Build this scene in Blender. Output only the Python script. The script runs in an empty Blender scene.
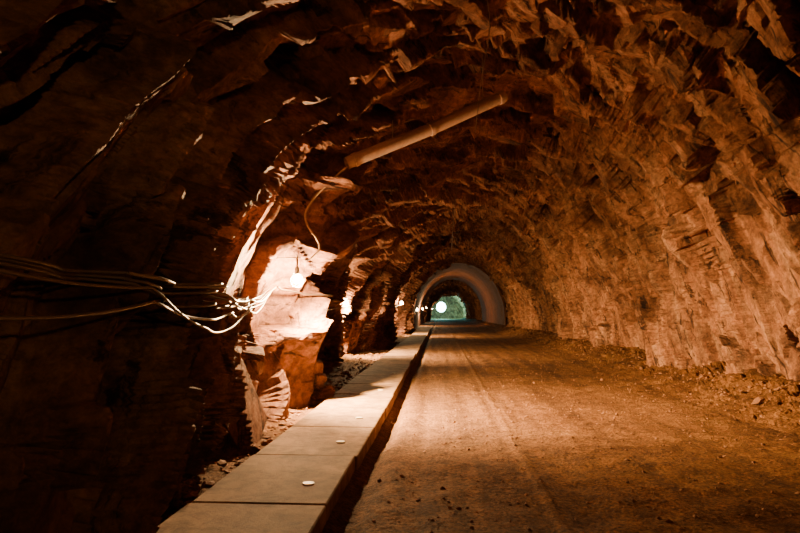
import bpy, bmesh, math, random
import numpy as np
from mathutils import Vector, Matrix
random.seed(7); RS=np.random.RandomState(11)
C=bpy.context.scene.collection
# ------------------------------------------------------------ noise helpers
def hsh(ix,iy,iz,seed):
    n=(ix.astype(np.int64)*374761393+iy.astype(np.int64)*668265263+iz.astype(np.int64)*1274126177+seed*974634777)&0xFFFFFFFF
    n=((n^(n>>13))*1103515245)&0xFFFFFFFF
    n=((n^(n>>16))*2246822519)&0xFFFFFFFF
    n=n^(n>>15)
    return (n&0xFFFFFF)/float(0xFFFFFF)
def vnoise(P,seed=0):
    I=np.floor(P).astype(np.int64); f=P-I; f=f*f*(3-2*f)
    r=0
    for dx in (0,1):
        wx=f[:,0] if dx else 1-f[:,0]
        for dy in (0,1):
            wy=f[:,1] if dy else 1-f[:,1]
            for dz in (0,1):
                wz=f[:,2] if dz else 1-f[:,2]
                r=r+wx*wy*wz*hsh(I[:,0]+dx,I[:,1]+dy,I[:,2]+dz,seed)
    return r*2-1
def fbm(P,o=4,seed=0):
    r=0;a=1.0;t=0
    for k in range(o):
        r=r+a*vnoise(P*(2**k)+k*17.3,seed+k); t+=a; a*=.5
    return r/t
def voro(P,seed=0):
    I=np.floor(P).astype(np.int64)
    N=len(P); best=np.full(N,1e9); off=np.zeros(N); til=np.zeros(N)
    for dx in (-1,0,1):
        for dy in (-1,0,1):
            for dz in (-1,0,1):
                a=I[:,0]+dx;b=I[:,1]+dy;c=I[:,2]+dz
                vx=P[:,0]-(a+hsh(a,b,c,seed)); vy=P[:,1]-(b+hsh(a,b,c,seed+1)); vz=P[:,2]-(c+hsh(a,b,c,seed+2))
                d=vx*vx+vy*vy+vz*vz
                m=d<best
                h=hsh(a,b,c,seed+3); h2=hsh(a,b,c,seed+4); h3=hsh(a,b,c,seed+5)
                best=np.where(m,d,best); off=np.where(m,h*2-1,off)
                til=np.where(m,vx*(h2*2-1)+vy*(h3*2-1)+vz*((h2+h3)%1*2-1),til)
    return off,til
def sstep(x,a,b):
    t=np.clip((x-a)/(b-a),0,1); return t*t*(3-2*t)

# ------------------------------------------------------------ materials
def newmat(name):
    m=bpy.data.materials.new(name); m.use_nodes=True
    nt=m.node_tree; b=nt.nodes['Principled BSDF']; return m,nt,b
def noise_node(nt,vec,scale,detail=6,rough=.6,dist=0):
    n=nt.nodes.new('ShaderNodeTexNoise'); n.inputs['Scale'].default_value=scale; n.inputs['Detail'].default_value=detail
    n.inputs['Roughness'].default_value=rough; n.inputs['Distortion'].default_value=dist
    nt.links.new(vec,n.inputs['Vector']); return n
def ramp(nt,fac,stops):
    r=nt.nodes.new('ShaderNodeValToRGB'); e=r.color_ramp.elements
    while len(e)<len(stops): e.new(.5)
    for i,(p,c) in enumerate(stops): e[i].position=p; e[i].color=(*c,1)
    nt.links.new(fac,r.inputs['Fac']); return r
def mix(nt,a,b,fac,mode='MIX'):
    m=nt.nodes.new('ShaderNodeMix'); m.data_type='RGBA'; m.blend_type=mode
    for s,k in ((a,6),(b,7)):
        if isinstance(s,tuple): m.inputs[k].default_value=(*s,1)
        else: nt.links.new(s,m.inputs[k])
    if isinstance(fac,float): m.inputs[0].default_value=fac
    else: nt.links.new(fac,m.inputs[0])
    return m.outputs[2]
def bump(nt,h,strength,dist,prev=None):
    b=nt.nodes.new('ShaderNodeBump'); b.inputs['Strength'].default_value=strength; b.inputs['Distance'].default_value=dist
    nt.links.new(h,b.inputs['Height'])
    if prev: nt.links.new(prev.outputs[0],b.inputs['Normal'])
    return b
def pos(nt):
    return nt.nodes.new('ShaderNodeNewGeometry').outputs['Position']
# bedding frame
n_=np.array([.63,-.65,.42]); n_/=np.linalg.norm(n_)
u_=np.array([.25,.68,.68]); u_-=n_*u_.dot(n_); u_/=np.linalg.norm(u_)
v_=np.cross(n_,u_)
def bedvec(nt,su,sv,sw):
    p=pos(nt); comb=nt.nodes.new('ShaderNodeCombineXYZ')
    for k,(ax,s) in enumerate(((u_,su),(v_,sv),(n_,sw))):
        d=nt.nodes.new('ShaderNodeVectorMath'); d.operation='DOT_PRODUCT'; d.inputs[1].default_value=tuple(ax*s)
        nt.links.new(p,d.inputs[0]); nt.links.new(d.outputs['Value'],comb.inputs[k])
    return comb.outputs[0]
def rockmat(name):
    m,nt,b=newmat(name)
    p=pos(nt); bv=bedvec(nt,.5,.9,3.0)
    n1=noise_node(nt,bv,1.0,8,.62,.4)
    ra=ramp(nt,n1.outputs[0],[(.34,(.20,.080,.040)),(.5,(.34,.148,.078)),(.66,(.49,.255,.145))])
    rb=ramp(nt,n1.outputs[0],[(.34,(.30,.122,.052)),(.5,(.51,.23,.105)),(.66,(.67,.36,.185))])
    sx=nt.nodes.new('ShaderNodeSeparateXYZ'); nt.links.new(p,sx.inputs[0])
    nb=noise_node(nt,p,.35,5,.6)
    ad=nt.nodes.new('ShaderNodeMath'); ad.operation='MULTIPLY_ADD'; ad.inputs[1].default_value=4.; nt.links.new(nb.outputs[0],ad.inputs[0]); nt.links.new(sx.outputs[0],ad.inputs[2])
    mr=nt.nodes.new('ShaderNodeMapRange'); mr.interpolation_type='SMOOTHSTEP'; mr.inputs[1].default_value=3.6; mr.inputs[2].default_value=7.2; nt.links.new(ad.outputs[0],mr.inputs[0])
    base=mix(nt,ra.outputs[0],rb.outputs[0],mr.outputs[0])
    n2=noise_node(nt,p,.9,6,.65)
    r2=ramp(nt,n2.outputs[0],[(.34,(.28,.25,.25)),(.54,(1,1,1))])
    c=mix(nt,base,r2.outputs[0],1.0,'MULTIPLY')
    n3=noise_node(nt,p,9,12,.78)
    r3=ramp(nt,n3.outputs[0],[(.38,(.3,.28,.28)),(.60,(1.2,1.15,1.1))])
    c=mix(nt,c,r3.outputs[0],.8,'MULTIPLY')
    bvc=bedvec(nt,.8,1.6,5.5)
    n6=noise_node(nt,bvc,1.0,10,.72,1.0)
    r6=ramp(nt,n6.outputs[0],[(.39,(.08,.07,.075)),(.45,(1,1,1))])
    c=mix(nt,c,r6.outputs[0],.88,'MULTIPLY')
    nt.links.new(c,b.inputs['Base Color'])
    b.inputs['Roughness'].default_value=.8; b.inputs['Specular IOR Level'].default_value=.25
    vv=nt.nodes.new('ShaderNodeTexVoronoi'); vv.feature='F1'; vv.inputs['Scale'].default_value=1.0
    nt.links.new(bedvec(nt,1.2,2.2,5.0),vv.inputs['Vector'])
    n4=noise_node(nt,bedvec(nt,2.5,4,9),1.0,10,.72,.6)
    n5=noise_node(nt,p,26,8,.7)
    bb=bump(nt,n4.outputs[0],1.0,.12); bb=bump(nt,vv.outputs['Distance'],.7,.04,bb); bb=bump(nt,n3.outputs[0],.7,.08,bb); bb=bump(nt,n5.outputs[0],.6,.025,bb)
    nt.links.new(bb.outputs[0],b.inputs['Normal'])
    return m
M_rock=rockmat('red_brown_rock')
def dirtmat():
    m,nt,b=newmat('compacted_dirt'); p=pos(nt)
    n1=noise_node(nt,p,.7,6,.6); r1=ramp(nt,n1.outputs[0],[(.3,(.17,.066,.019)),(.55,(.31,.13,.038)),(.75,(.43,.205,.066))])
    sx=nt.nodes.new('ShaderNodeSeparateXYZ'); nt.links.new(p,sx.inputs[0])
    nw=noise_node(nt,p,1.2,8,.7)
    ad=nt.nodes.new('ShaderNodeMath'); ad.operation='MULTIPLY_ADD'; ad.inputs[1].default_value=2.4; nt.links.new(nw.outputs[0],ad.inputs[0]); nt.links.new(sx.outputs[0],ad.inputs[2])
    mr=nt.nodes.new('ShaderNodeMapRange'); mr.interpolation_type='SMOOTHSTEP'; mr.inputs[1].default_value=1.2; mr.inputs[2].default_value=2.9; nt.links.new(ad.outputs[0],mr.inputs[0])
    c0=mix(nt,(.28,.13,.046),r1.outputs[0],mr.outputs[0])
    mp=nt.nodes.new('ShaderNodeMapping'); mp.inputs['Scale'].default_value=(3.2,.12,1); nt.links.new(p,mp.inputs[0])
    n2=noise_node(nt,mp.outputs[0],1.2,6,.6,.2); r2=ramp(nt,n2.outputs[0],[(.35,(.5,.47,.45)),(.62,(1.1,1.1,1.1))])
    c=mix(nt,c0,r2.outputs[0],.85,'MULTIPLY')
    n3=noise_node(nt,p,30,8,.75); r3=ramp(nt,n3.outputs[0],[(.38,(.2,.2,.2)),(.6,(1.2,1.2,1.2))])
    c=mix(nt,c,r3.outputs[0],.85,'MULTIPLY')
    n9=noise_node(nt,p,4,8,.75); r9=ramp(nt,n9.outputs[0],[(.4,(.45,.42,.4)),(.56,(1,1,1))])
    c=mix(nt,c,r9.outputs[0],.75,'MULTIPLY')
    nt.links.new(c,b.inputs['Base Color'])
    b.inputs['Roughness'].default_value=.85; b.inputs['Specular IOR Level'].default_value=.15
    vo=nt.nodes.new('ShaderNodeTexVoronoi'); vo.inputs['Scale'].default_value=22; nt.links.new(p,vo.inputs['Vector'])
    n8=noise_node(nt,p,6,8,.7)
    bb=bump(nt,n8.outputs[0],.7,.06);bb=bump(nt,n3.outputs[0],.9,.035,bb); bb=bump(nt,vo.outputs['Distance'],.5,.02,bb)
    nt.links.new(bb.outputs[0],b.inputs['Normal']); return m
M_dirt=dirtmat()
def concmat(name,ca,cb,rough=.75,sc=2.,grime=0,spec=.5):
    m,nt,b=newmat(name); p=pos(nt)
    n1=noise_node(nt,p,sc,8,.65); r1=ramp(nt,n1.outputs[0],[(.3,ca),(.7,cb)])
    n3=noise_node(nt,p,45,6,.7); r3=ramp(nt,n3.outputs[0],[(.35,(.65,.65,.65)),(.6,(1.05,1.05,1.05))])
    c=mix(nt,r1.outputs[0],r3.outputs[0],.6,'MULTIPLY')
    if grime:
        n4=noise_node(nt,p,5,10,.75,.5); r4=ramp(nt,n4.outputs[0],[(.36,(.35,.3,.27)),(.58,(1.05,1.05,1.05))])
        c=mix(nt,c,r4.outputs[0],grime,'MULTIPLY')
    nt.links.new(c,b.inputs['Base Color']); b.inputs['Roughness'].default_value=rough; b.inputs['Specular IOR Level'].default_value=spec
    bb=bump(nt,n3.outputs[0],.45,.01); nt.links.new(bb.outputs[0],b.inputs['Normal']); return m
M_conc=concmat('walkway_concrete',(.13,.072,.036),(.36,.215,.11),.8,1.8,.9,.15)
M_lin=concmat('lining_concrete',(.17,.068,.03),(.33,.145,.065),.85,.5,.8,.15)
M_rub=concmat('rubble_stone',(.14,.06,.03),(.36,.17,.08),.8,5,.5,.2)
def plain(name,c,rough=.6,metal=0):
    m,nt,b=newmat(name); p=pos(nt); n=noise_node(nt,p,20,4)
    r=ramp(nt,n.outputs[0],[(.3,tuple(x*.75 for x in c)),(.7,c)]); nt.links.new(r.outputs[0],b.inputs['Base Color'])
    b.inputs['Roughness'].default_value=rough; b.inputs['Metallic'].default_value=metal; return m
M_cable=plain('cable_rubber',(.13,.08,.05),.45)
M_cablet=plain('cable_tan',(.28,.18,.10),.5)
M_wire=plain('wire_steel',(.25,.2,.17),.4,.6)
M_pipe=plain('pipe_grey_plastic',(.32,.21,.145),.45)
M_hous=plain('lamp_housing',(.12,.1,.08),.5,.3)
M_disc=plain('disc_pale',(.6,.5,.38),.5)
def glow(name,col,st):
    m=bpy.data.materials.new(name); m.use_nodes=True; nt=m.node_tree; nt.nodes.clear()
    o=nt.nodes.new('ShaderNodeOutputMaterial'); a=nt.nodes.new('ShaderNodeAddShader'); e=nt.nodes.new('ShaderNodeEmission'); t=nt.nodes.new('ShaderNodeBsdfTransparent')
    e.inputs[0].default_value=(*col,1); e.inputs[1].default_value=st
    nt.links.new(e.outputs[0],a.inputs[0]); nt.links.new(t.outputs[0],a.inputs[1]); nt.links.new(a.outputs[0],o.inputs[0]); return m
M_bulb=glow('bulb_warm_glow',(1,.78,.48),30)
M_bulbg=glow('lamp_cyan_glow',(.5,1,.92),16)

# ------------------------------------------------------------ mesh helpers
def mesh_np(name,V,F,mat,smooth=False):
    me=bpy.data.meshes.new(name)
    me.vertices.add(len(V)); me.vertices.foreach_set('co',np.asarray(V,dtype=np.float32).ravel())
    nf=len(F); me.loops.add(nf*4); me.loops.foreach_set('vertex_index',F.astype(np.int32).ravel())
    me.polygons.add(nf); me.polygons.foreach_set('loop_start',np.arange(0,nf*4,4,dtype=np.int32))
    try: me.polygons.foreach_set('loop_total',np.full(nf,4,dtype=np.int32))
    except Exception: pass
    me.polygons.foreach_set('use_smooth',np.full(nf,smooth,dtype=bool))
    me.update(calc_edges=True); me.validate()
    me.materials.append(mat)
    o=bpy.data.objects.new(name,me); C.objects.link(o); return o
def grid_faces(nr,nc):
    i=np.arange(nr-1)[:,None]; j=np.arange(nc-1)[None,:]
    a=i*nc+j
    return np.stack([a,a+nc,a+nc+1,a+1],-1).reshape(-1,4)
def from_bm(name,bm,mat,smooth=False,link=True):
    me=bpy.data.meshes.new(name); bm.to_mesh(me); bm.free()
    for p in me.polygons: p.use_smooth=smooth
    me.materials.append(mat); o=bpy.data.objects.new(name,me); C.objects.link(o); return o

# ------------------------------------------------------------ tunnel profile
CX,A,ZC,B=1.62,4.1,1.2,4.8
YEND=158.
def profile(nc,off=0.):
    t=np.linspace(0,math.pi,2000)
    x=CX-(A-off)*np.cos(t); z=ZC+(B-off)*np.sin(t)
    x=np.concatenate([[x[0]]*60,x,[x[-1]]*60]); z=np.concatenate([np.linspace(-.45,ZC,60,endpoint=False),z,np.linspace(ZC,-.45,61)[1:]])
    s=np.concatenate([[0],np.cumsum(np.hypot(np.diff(x),np.diff(z)))])
    q=np.linspace(0,s[-1],nc); X=np.interp(q,s,x); Z=np.interp(q,s,z)
    tx=np.gradient(X); tz=np.gradient(Z); l=np.hypot(tx,tz)
    return X,Z,tz/l,-tx/l   # inward normal (+x on left wall)
ys=list(np.arange(-7,2.2,.1)); y=ys[-1]
while y<YEND:
    st=max(.026,.0042*y)
    if 9<y<12: st=.026
    y+=st; ys.append(y)
ys=np.array(ys); NR=len(ys); NC=760
X,Z,NX,NZ=profile(NC)
yy=np.repeat(ys,NC); xx=np.tile(X,NR); zz=np.tile(Z,NR); nx=np.tile(NX,NR); nz=np.tile(NZ,NR)
P=np.stack([xx,yy,zz],1); Nn=np.stack([nx,nx*0,nz],1)
leftw=sstep(-(xx-CX),1.5,3.4); rightw=sstep(xx-CX,1.5,3.6)
lowleft=leftw*(1-sstep(zz,2.6,4.2))
rup=sstep(xx-CX,1.0,3.0)*sstep(zz,2.4,3.8)
def bed(Pq,w=.13):
    wp=Pq+w*np.stack([fbm(Pq*.8,3,5),fbm(Pq*.8,3,6),fbm(Pq*.8,3,7)],1)
    return wp@u_,wp@v_,wp@n_
def gridnormals(Pq,smooth=6):
    g=Pq.reshape(NR,NC,3); a=np.gradient(g,axis=0); b=np.gradient(g,axis=1)
    n=np.cross(b,a); n/=np.linalg.norm(n,axis=2,keepdims=True)+1e-9
    s=np.sign((n.reshape(-1,3)*Nn).sum(1).mean()); n*=s
    for _ in range(smooth):
        e=np.pad(n,((1,1),(1,1),(0,0)),mode='edge'); n=(e[:-2,1:-1]+e[2:,1:-1]+e[1:-1,:-2]+e[1:-1,2:]+e[1:-1,1:-1])/5
    n/=np.linalg.norm(n,axis=2,keepdims=True)+1e-9
    return n.reshape(-1,3)
# stage 1: coarse shape
nearleft=leftw*(1-sstep(yy,8.5,10.5))
d=.52*fbm(P*np.array([.22,.22,.22]),3,60)*(.4+.6*sstep(yy,10,16))*(1-.8*np.maximum(lowleft,nearleft))
yq=yy+1.2*vnoise(np.stack([xx*.35,yy*0,zz*.35],1),8)+1.5*vnoise(np.stack([xx*0,yy*.2,zz*0],1),18)
rk=np.floor(yq/4.3); rh=hsh(rk.astype(np.int64),(rk*0).astype(np.int64),(rk*0).astype(np.int64),91)
d+=(1.0*(rh-.5)+.45*(yq/4.3-rk-.5))*sstep(yy,12,15)*(1-.8*lowleft)*(1-.3*rightw)
ky=[-7,1,3,5.0,7.0,9.0,9.35,9.7,10.3,11.0,12.5,17.2,18.4,19.1,19.8,21.5,22.2,23.2,25.5,30,31.2,33,42,43.5,46,48,53,58,160]
kv=[.6,.55,.40,.12,-.22,-.30,-.1,.40,.45,-1.0,-1.5,-1.5,-.45,-.45,-.95,-.95,-.55,-.6,.0,.1,-.6,-.7,-.4,.1,.1,-.2,-.1,.1,.1]
Lw=sstep(-(xx-CX),1.8,3.6)*(1-.6*sstep(zz,2.7,5.2))
wob=.35*fbm(P*.7,3,300)
d+=np.interp(yy+wob*sstep(yy,9.2,9.8),ky,kv)*Lw
d+=.32*np.exp(-((yy-8.9)/.6)**2)*(1-sstep(zz,.2,1.0))*leftw
d-=.12*rightw*sstep(yy,14,30)
d+=.35*sstep(yy,100,102)*(1-sstep(yy,128,130))-.3*sstep(yy,130,131)
lz=(yy>54)&(yy<86)
d=np.where(lz,-.15,d)
keep=np.where(lz,.12,1.0)
near=1-.6*np.exp(-((yy-8.8)/.8)**2-((zz-1.6)/1.2)**2)*leftw   # calmer rock right at the lamp
# stage 2: bedding ledges and big blocks
P1=P+Nn*d[:,None]; N1=gridnormals(P1,8); U,Vv,W=bed(P1)
amp=1.0-.15*rightw+.30*rup-.35*nearleft
o1,t1=voro(np.stack([U/3.0,Vv/1.4,W/.6],1),1)
ph=W/.72+.2*fbm(P1*.35,2,33); k=np.floor(ph); fr=ph-k
hh=hsh(k.astype(np.int64),np.floor(U/3.5+k*.37).astype(np.int64),k.astype(np.int64)*0,71)
d2=(.50*leftw+.14*rightw+.18+.16*rup)*(fr**1.5-.4)*(.25+1.0*hh)+amp*(.22*o1*(1-.25*lowleft)+.30*t1*(1-.3*lowleft))+.06*fbm(P1*.9,4,160)
d2*=near*keep
dg=d2.reshape(NR,NC)
e=np.pad(dg,1,mode='edge'); dg=(e[:-2,1:-1]+e[2:,1:-1]+e[1:-1,:-2]+e[1:-1,2:]+2*e[1:-1,1:-1])/6
d2=dg.ravel()
# stage 3: smaller fracture blocks, patchy
P2=P1+N1*d2[:,None]; N2=gridnormals(P2,4); U,Vv,W=bed(P2)
o2,t2=voro(np.stack([U/1.7,Vv/.9,W/.5],1),21)
o3,t3=voro(np.stack([U/.6,Vv/.4,W/.26],1),41)
patch=.35+1.0*sstep(fbm(P2*.55,3,600),-.25,.35)
amp3=1.0-.15*rightw+.30*rup
d3=(amp3*(.08*o2+.30*t2)+amp3*patch*(.02*o3+.13*t3))*(1-.40*leftw)*near*keep+.035*fbm(P2*3,4,410)*keep
PV=P2+(.5*N1+.5*N2)*d3[:,None]
G=PV.reshape(NR,NC,3)
j1,j2=int(NC*.33),int(NC*.67)
for nm,a,b in (('wall_left',0,j1+1),('ceiling',j1,j2+1),('wall_right',j2,NC)):
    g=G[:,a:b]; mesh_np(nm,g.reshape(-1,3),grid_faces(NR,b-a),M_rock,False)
Lhalf=G[:,:int(NC*.45)].reshape(-1,3); Lhalf=Lhalf[np.argsort(Lhalf[:,1])]; Ly=Lhalf[:,1].copy()
def left_x(y,z,dy=.09,dz=.09):
    a=np.searchsorted(Ly,y-max(dy,.006*y)); b=np.searchsorted(Ly,y+max(dy,.006*y)); q=Lhalf[a:b]
    q=q[np.abs(q[:,2]-z)<dz]
    return float(q[:,0].max()) if len(q) else -2.4
def ceil_z(x,y):
    i=min(NR-1,int(np.searchsorted(ys,y))); row=G[i]; m=row[:,2]>3; r=row[m]; return r[np.argmin(np.abs(r[:,0]-x))][2]
# end walls
for nm,yv,mt in (('wall_back',-6.95,M_rock),('wall_end',YEND-1.5,M_rock)):
    gx=np.linspace(-5.5,8.5,140); gz=np.linspace(-.6,8,90); a,b=np.meshgrid(gx,gz)
    Q=np.stack([a.ravel(),np.full(a.size,yv),b.ravel()],1); o,t=voro(Q*1.1,77); Q[:,1]+=.2*o+.1*t
    mesh_np(nm,Q,grid_faces(90,140),mt)
# concrete lining
yl=np.linspace(55,84,60)
X2,Z2,nx2,nz2=profile(160,.12); X3,Z3,_,_=profile(160,-.02)
rows=[np.stack([X3,np.full(160,yl[0]),Z3],1)]
for q in yl:
    p0=np.stack([X2,np.full(160,q),Z2],1); dd=.09*fbm(p0*.6,3,500); p0[:,0]+=nx2*dd; p0[:,2]+=nz2*dd; rows.append(p0)
rows.append(np.stack([X3,np.full(160,yl[-1]),Z3],1))
V=np.concatenate(rows); mesh_np('concrete_tunnel_lining',V,grid_faces(len(rows),160),M_lin,False)
# ------------------------------------------------------------ floor
fy=list(np.arange(-7,2.2,.08)); y=fy[-1]
while y<YEND: y+=max(.035,.009*y); fy.append(y)
fy=np.array(fy); fx=np.linspace(-5.2,7.6,330)
a,b=np.meshgrid(fx,fy); Q=np.stack([a.ravel(),b.ravel(),np.zeros(a.size)],1)
h=.035*fbm(Q*.7,3,3)+.018*fbm(Q*5,3,4)
rg=sstep(Q[:,0],4.0,5.9); o,t=voro(Q*np.array([6,6,1]),12)
h+=rg*(.38+.05*o+.1*fbm(Q*1.5,3,9)); h+=(.03+.02*o)*sstep(Q[:,0],3.2,4.4)*.6
lf=1-sstep(Q[:,0],-2.6,-1.8); h+=lf*(.06*fbm(Q*2,3,14)+.03*o+.03)
h-=.07*np.exp(-((Q[:,0]+.66)/.1)**2)
for c_,w_ in ((-.25,.12),(1.1,.18),(2.9,.2)): h-=.018*np.exp(-((Q[:,0]-c_-.05*np.sin(Q[:,1]*.3))/w_)**2)
h+=.016*np.exp(-((Q[:,0]-.85)/.05)**2)
Q[:,2]=h; mesh_np('floor',Q,grid_faces(len(fy),330),M_dirt,False)
# ------------------------------------------------------------ walkway
WH=.14
bm=bmesh.new(); y=-6.
while y<53.5:
    Ls=1.5; w=1.0+random.uniform(-.02,.02)
    r=bmesh.ops.create_cube(bm,size=1)['verts']
    bmesh.ops.scale(bm,vec=(w,Ls-.012,.22),verts=r)
    edges=list({e for v in r for e in v.link_edges})
    rb=bmesh.ops.bevel(bm,geom=edges,offset=.010,segments=1,affect='EDGES')
    vs=list({v for f in rb['faces'] for v in f.verts}|{v for v in r if v.is_valid})
    bmesh.ops.rotate(bm,cent=(0,0,0),matrix=Matrix.Rotation(random.uniform(-.005,.005),3,'X')@Matrix.Rotation(random.uniform(-.008,.008),3,'Y'),verts=vs)
    bmesh.ops.translate(bm,vec=(-1.30+random.uniform(-.02,.02),y+Ls/2,WH-.11+random.uniform(-.005,.005)),verts=vs)
    y+=Ls
wk=from_bm('concrete_walkway',bm,M_conc)
bm=bmesh.new()
for q in (5.0,6.6,8.1,11.0,14.):
    mt=Matrix.Translation((-1.05,q,WH+.006)); bmesh.ops.create_cone(bm,cap_ends=True,segments=20,radius1=.05,radius2=.045,depth=.012,matrix=mt)
dk=from_bm('lifting_plugs',bm,M_disc); dk.parent=wk
# ------------------------------------------------------------ rubble
ico=bmesh.new(); bmesh.ops.create_icosphere(ico,subdivisions=1,radius=1); iv=np.array([v.co[:] for v in ico.verts]); ifc=np.array([[v.index for v in f.verts] for f in ico.faces]); ico.free()
def floor_z(x,y):
    i=min(len(fy)-1,int(np.searchsorted(fy,y))); j=int(round((x+5.2)/12.8*329)); return Q[i*330+j,2]
def rubble(name,items,mat,sq=.65):
    V=[];F=[];k=0
    for (x,y,z,s) in items:
        v=iv*(1+.35*RS.randn(len(iv),1)*.6)*np.array([RS.uniform(.7,1.3),RS.uniform(.7,1.3),RS.uniform(.4,.9)*sq/.65])*s
        al,be=RS.uniform(0,6.28),RS.uniform(-.4,.4)
        R=np.array(Matrix.Rotation(al,3,'Z')@Matrix.Rotation(be,3,'X')); v=v@R.T+np.array([x,y,z]); V+=v.tolist(); F+=(ifc+k).tolist(); k+=len(iv)
    me=bpy.data.meshes.new(name); me.from_pydata(V,[],F); me.materials.append(mat); o=bpy.data.objects.new(name,me); C.objects.link(o); return o
it=[]
for _ in range(2600):
    y=2+ (RS.rand()**1.6)*45; x=5.2-abs(RS.randn())*.55+.35; 
    s=.012+.03*RS.rand()**3+ (.05 if RS.rand()<.012 else 0); it.append((x,y,floor_z(x,y)+s*.2,s))
for _ in range(900):
    y=1.5+(RS.rand()**1.5)*30; x=-1.95-abs(RS.randn())*.4; s=.015+.05*RS.rand()**3; it.append((x,y,floor_z(x,y)+s*.2,s))
for _ in range(3200):
    y=1.5+(RS.rand()**1.3)*22; x=RS.uniform(-.6,5); s=.006+.016*RS.rand()**3; it.append((x,y,floor_z(x,y)+s*.2,s))
rubble('rock_rubble',it,M_rub)
def block(bm,c,dim,rot,jit=.12):
    r=bmesh.ops.create_cube(bm,size=1)['verts']
    for v in r:
        v.co=Vector((v.co.x*dim[0]*(1+random.uniform(-jit,jit)),v.co.y*dim[1]*(1+random.uniform(-jit,jit)),v.co.z*dim[2]*(1+random.uniform(-jit,jit))))
    es=list({e for v in r for e in v.link_edges}); rb=bmesh.ops.bevel(bm,geom=es,offset=.015,segments=1,affect='EDGES')
    vs=list({v for f in rb['faces'] for v in f.verts}|{v for v in r if v.is_valid})
    R=Matrix.Rotation(rot[2],3,'Z')@Matrix.Rotation(rot[1],3,'Y')@Matrix.Rotation(rot[0],3,'X')
    bmesh.ops.rotate(bm,cent=(0,0,0),matrix=R,verts=vs); bmesh.ops.translate(bm,vec=c,verts=vs)
bm=bmesh.new()
for (y,z,dim) in ((6.9,1.14,(.5,.5,.1)),(7.2,1.02,(.5,.35,.14)),(7.5,.95,(.5,.3,.12)),(7.7,1.10,(.5,.35,.1)),(7.9,.82,(.45,.3,.16)),(8.0,.98,(.4,.3,.12)),(8.1,.65,(.5,.35,.18)),(7.9,.55,(.5,.3,.2)),(8.2,.35,(.5,.4,.25)),(7.5,.78,(.4,.3,.12))):
    x=left_x(y,z); block(bm,(x-.02+random.uniform(-.05,.04),y,z),dim,(random.uniform(-.3,.3),random.uniform(.0,.25),random.uniform(-.4,.4)),.3)
from_bm('rock_ledge',bm,M_rock)
bm=bmesh.new(); block(bm,(min(left_x(7.0,.5)+.05,-2.08),7.0,.45),(.16,1.0,.9),(.45,-.30,-.10),.3)
from_bm('leaning_rock_slab',bm,M_rock)
# ------------------------------------------------------------ curves
def curve(name,splines,rad,mat,cyc=False):
    cu=bpy.data.curves.new(name,'CURVE'); cu.dimensions='3D'; cu.bevel_depth=rad; cu.bevel_resolution=3
    for pts in splines:
        s=cu.splines.new('POLY'); s.points.add(len(pts)-1)
        for i,p in enumerate(pts): s.points[i].co=(*p,1)
        s.use_cyclic_u=cyc
    cu.materials.append(mat); o=bpy.data.objects.new(name,cu); C.objects.link(o); return o
def tomesh(o):
    dg=bpy.context.evaluated_depsgraph_get(); me=bpy.data.meshes.new_from_object(o.evaluated_get(dg)); n=o.name; p=o.parent
    bpy.data.objects.remove(o); o2=bpy.data.objects.new(n,me); o2.parent=p; C.objects.link(o2); return o2
def sag(a,b,s,n=24):
    a=Vector(a);b=Vector(b); return [a.lerp(b,i/n)-Vector((0,0,s*4*(i/n)*(1-i/n))) for i in range(n+1)]
def along(anchors,sags,dz=0,dx=0):
    pts=[]
    A_=[(left_x(y,z+dz)+.05+dx,y,z+dz) for y,z in anchors]
    for i in range(len(A_)-1):
        seg=sag(A_[i],A_[i+1],sags[i]); 
        seg=[Vector((max(p.x,left_x(p.y,p.z)+.025+dx),p.y,p.z)) for p in seg]
        xs=[p.x for p in seg]
        for _ in range(14): xs=[max(xs[k],(xs[max(0,k-1)]+xs[min(len(xs)-1,k+1)])/2) for k in range(len(xs))]
        for k,p in enumerate(seg): p.x=xs[k]
        pts+=seg if i==0 else seg[1:]
    return pts
LY=9.1; LZ=1.98
spl=[along([(1.5,1.85),(3.2,1.70),(5.0,1.72),(6.5,1.62),(8.0,1.68),(LY-.05,1.85)],[.06,.08,.10,.05,.06],0,0),
     along([(1.5,1.82),(3.2,1.68),(5.2,1.70),(LY-.05,1.83)],[.06,.15,.24],-.0,.03),
     along([(1.5,1.80),(3.4,1.66),(6.3,1.58),(LY-.05,1.80)],[.06,.26,.16],-.02,.05),
     along([(1.5,1.85),(3.2,1.72),(5.0,1.75),(6.7,1.66),(LY-.05,1.85)],[.06,.04,.16,.10],.0,.02),
     along([(1.5,1.52),(3.4,1.56),(5.3,1.5),(6.7,1.6),(LY-.05,1.8)],[.06,.08,.10,.14],0,.06)]
cb=tomesh(curve('electrical_cables',spl,.009,M_cable))
x1=left_x(LY,LZ,.15,.15)+.14
t1_=tomesh(curve('pale_cable',[along([(3.2,1.71),(5.1,1.74),(6.5,1.64),(LY-.05,1.87)],[.05,.13,.10],.0,.07)],.009,M_cablet)); t1_.parent=cb
lamps=[(LY,LZ,1500),(20.6,1.85,900),(25.0,2.05,120),(39.5,2.1,550),(53.2,1.75,120),(70,1.9,1300)]
far=[]
pp=[Vector((left_x(y,z)+.12,y,z-.1)) for y,z,_ in lamps]
for i in range(4):
    seg=sag(pp[i],pp[i+1],.25,40); far.append([Vector((max(p.x,left_x(p.y,p.z)+.03),p.y,p.z)) for p in seg])
o=tomesh(curve('wall_cable_run',far,.014,M_cable)); o.parent=cb
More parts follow.
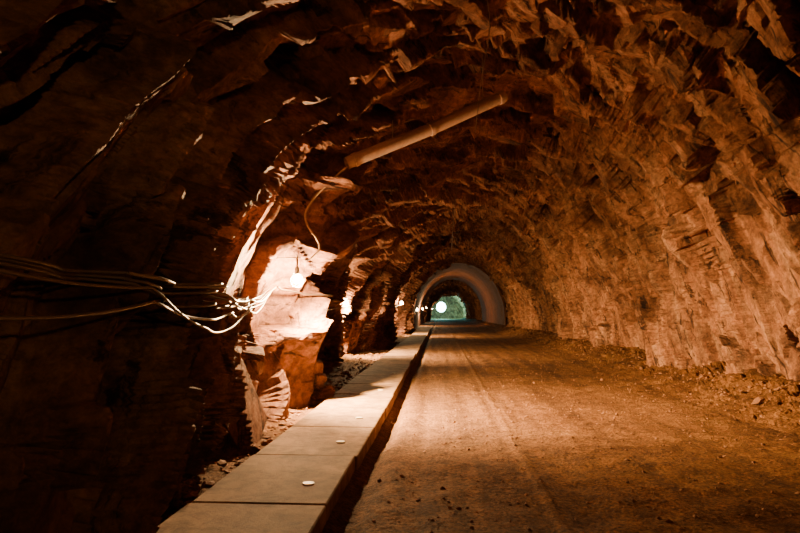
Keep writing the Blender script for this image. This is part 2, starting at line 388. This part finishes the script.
# ------------------------------------------------------------ ceiling pipe
pa=Vector((-1.36,9.5,1.5+2.36)); pb=Vector((1.1,10.4,1.5+3.66))
dirp=(pb-pa).normalized()
pt=[pa-dirp*.1,pa,pa.lerp(pb,.5)-Vector((0,0,.03)),pb]
pipe=tomesh(curve('ventilation_pipe',[pt],.10,M_pipe))
hol=[]
for f in (.25,.85):
    c_=pa.lerp(pb,f); hol.append([c_+Vector((0,0,.08)),Vector((c_.x,c_.y,ceil_z(c_.x,c_.y)+.1))])
o=tomesh(curve('pipe_hangers',hol,.008,M_wire)); o.parent=pipe
bm=bmesh.new()
for f in (.02,.5,.97):
    c_=pa.lerp(pb,f)-Vector((0,0,.03*math.sin(f*math.pi))); m4=Matrix.Translation(c_)@dirp.to_track_quat('Z','Y').to_matrix().to_4x4()
    bmesh.ops.create_cone(bm,cap_ends=True,segments=24,radius1=.112,radius2=.112,depth=.07,matrix=m4)
o=from_bm('pipe_collars',bm,M_pipe,False); o.parent=pipe
s=[pa+Vector((-.08,-.14,-.14))]
for x,y,z in ((-1.6,9.4,3.6),(-1.95,9.35,3.25),(-2.1,9.3,2.9),(-2.12,9.25,2.5),(x1+.1,LY+.1,2.3)):
    s.append(Vector((max(x,left_x(y,z)+.04) if z<3.2 else x,y,z)))
def smooth(pts,n=3):
    for _ in range(n):
        q=[pts[0]]
        for i in range(len(pts)-1): q+= [pts[i].lerp(pts[i+1],.25),pts[i].lerp(pts[i+1],.75)]
        q.append(pts[-1]); pts=q
    return pts
tomesh(curve('lamp_feed_cable',[smooth(s)],.018,M_cablet))
def wire(x,y,z0,bend):
    zt=ceil_z(x,y)+.05; pts=[Vector((x,y,zt)),Vector((x+bend,y,zt*.7+z0*.3)),Vector((x-bend*.3,y,zt*.35+z0*.65)),Vector((x-bend,y,z0))]
    return smooth(pts)
tomesh(curve('hanging_wire',[wire(.6,8.2,3.9,.12)],.006,M_wire))
tomesh(curve('hanging_wire.001',[wire(.42,17,3.2,.1)],.008,M_wire))
# ------------------------------------------------------------ lamps
def aim(e,name,energy,col,rad,size,direc):
    sd=bpy.data.lights.new(name,'SPOT'); sd.energy=energy; sd.color=col; sd.shadow_soft_size=rad; sd.spot_size=math.radians(size); sd.spot_blend=1.
    l=bpy.data.objects.new(name,sd); l.parent=e; l.location=(.02,0,-.02); C.objects.link(l)
    l.rotation_mode='QUATERNION'; l.rotation_quaternion=Vector(direc).to_track_quat('-Z','Y')
def work_lamp(name,x,y,z,power,col,scale=1.,rad=.05,spot=0):
    e=bpy.data.objects.new(name,None); C.objects.link(e); e.location=(x,y,z)
    bm=bmesh.new()
    bmesh.ops.create_uvsphere(bm,u_segments=20,v_segments=14,radius=.055*scale)
    for v in bm.verts:
        if v.co.z>0: v.co.z*=1.5; v.co.x*=1-.25*min(1,v.co.z/(.08*scale)); v.co.y*=1-.25*min(1,v.co.z/(.08*scale))
    b=from_bm('bulb',bm,M_bulb,True); b.parent=e
    bm=bmesh.new()
    bmesh.ops.create_cone(bm,cap_ends=True,segments=20,radius1=.035*scale,radius2=.028*scale,depth=.1*scale,matrix=Matrix.Translation((0,0,.125*scale)))
    bmesh.ops.create_cone(bm,cap_ends=True,segments=12,radius1=.015*scale,radius2=.012*scale,depth=.16*scale,matrix=Matrix.Translation((0,0,.24*scale)))
    bmesh.ops.create_cone(bm,cap_ends=True,segments=10,radius1=.01,radius2=.01,depth=.5,matrix=Matrix.Translation((-.25,0,.3*scale))@Matrix.Rotation(math.pi/2,4,'Y'))
    b=from_bm('socket_and_bracket',bm,M_hous,False); b.parent=e
    ws=[]
    for k in range(6):
        a_=k*math.pi/3; ws.append([Vector((math.cos(a_)*r*scale,math.sin(a_)*r*scale,zv*scale)) for r,zv in ((.035,.09),(.075,.04),(.085,-.02),(.06,-.08),(.0,-.1))])
    for zv,r in ((.04,.076),(-.03,.084)):
        ws.append([Vector((math.cos(q/16*6.2832)*r*scale,math.sin(q/16*6.2832)*r*scale,zv*scale)) for q in range(17)])
    b=curve('wire_guard',ws,.002*scale,M_wire); b=tomesh(b); b.parent=e
    ld=bpy.data.lights.new(name+'_light','POINT'); ld.energy=power; ld.color=col; ld.shadow_soft_size=rad
    l=bpy.data.objects.new('light_source',ld); l.parent=e; C.objects.link(l)
    if spot: aim(e,'added_spot',spot,col,rad,136,(.66,.34,-.67))  # added spot boosting floor and right wall; the lamp has no reflector
    return e
warm=(1,.64,.30)
for i,(y,z,pw) in enumerate(lamps):
    x=left_x(y,z,.15,.15)+(.36 if i==0 else .2)
    if y>55: x=CX-(A-.22)*math.sqrt(max(0,1-((z-ZC)/(B-.22))**2))+.25
    e=work_lamp('work_lamp' if i==0 else 'added_lamp.%03d'%i,x,y,z,pw,warm,1.1 if i==0 else 1.6,.06,[13000,8000,0,4500,0,0][i])
    if i==0: aim(e,'added_back_spot',5500,warm,.06,96,(-.04,-.92,.38))  # extra spot added to rake the near left wall with light
n=len(lamps)
for k,(x,y,z,pw) in enumerate(((4.6,-5.2,2.6,25),(-1.5,92,2.2,350),(-1.5,118,2.2,200))):  # added lamps: fill behind the camera, two brightening the far tunnel
    e=work_lamp('added_lamp.%03d'%(n+k),x if k==0 else left_x(y,z)+.3,y,z,pw,warm,1.2,.1)
    if k==0: aim(e,'added_spot',700,warm,.1,50,(-.64,.76,.12))  # added fill spot aimed at the left wall from behind the camera
# far cyan mercury lamp
e=bpy.data.objects.new('mercury_lamp',None); C.objects.link(e); e.location=(.25,146,2.7)
bm=bmesh.new(); bmesh.ops.create_uvsphere(bm,u_segments=24,v_segments=16,radius=1.1)
for v in bm.verts:
    if v.co.z>0: v.co.z*=1.15
o=from_bm('globe',bm,M_bulbg,True); o.parent=e
bm=bmesh.new(); bmesh.ops.create_cone(bm,cap_ends=True,segments=24,radius1=.28,radius2=.2,depth=.3,matrix=Matrix.Translation((0,0,1.35))); o=from_bm('socket',bm,M_hous); o.parent=e
o=tomesh(curve('suspension_rod',[[Vector((0,0,1.4)),Vector((0,0,ceil_z(.25,146)-2.7+.1))]],.025,M_hous)); o.parent=e
ld=bpy.data.lights.new('mercury','POINT'); ld.energy=5500; ld.color=(.16,1,.95); ld.shadow_soft_size=.4
l=bpy.data.objects.new('light_source',ld); l.parent=e; C.objects.link(l)
# world
w=bpy.data.worlds.new('World'); bpy.context.scene.world=w; w.use_nodes=True; w.node_tree.nodes['Background'].inputs[0].default_value=(.001,.001,.001,1)
# camera
cd=bpy.data.cameras.new('camera'); cd.lens=28; cd.sensor_width=36; cd.clip_end=400
cam=bpy.data.objects.new('camera',cd); C.objects.link(cam); cam.location=(0,0,1.5)
cam.rotation_euler=(math.radians(90+4.23),0,math.radians(3.68)); bpy.context.scene.camera=cam
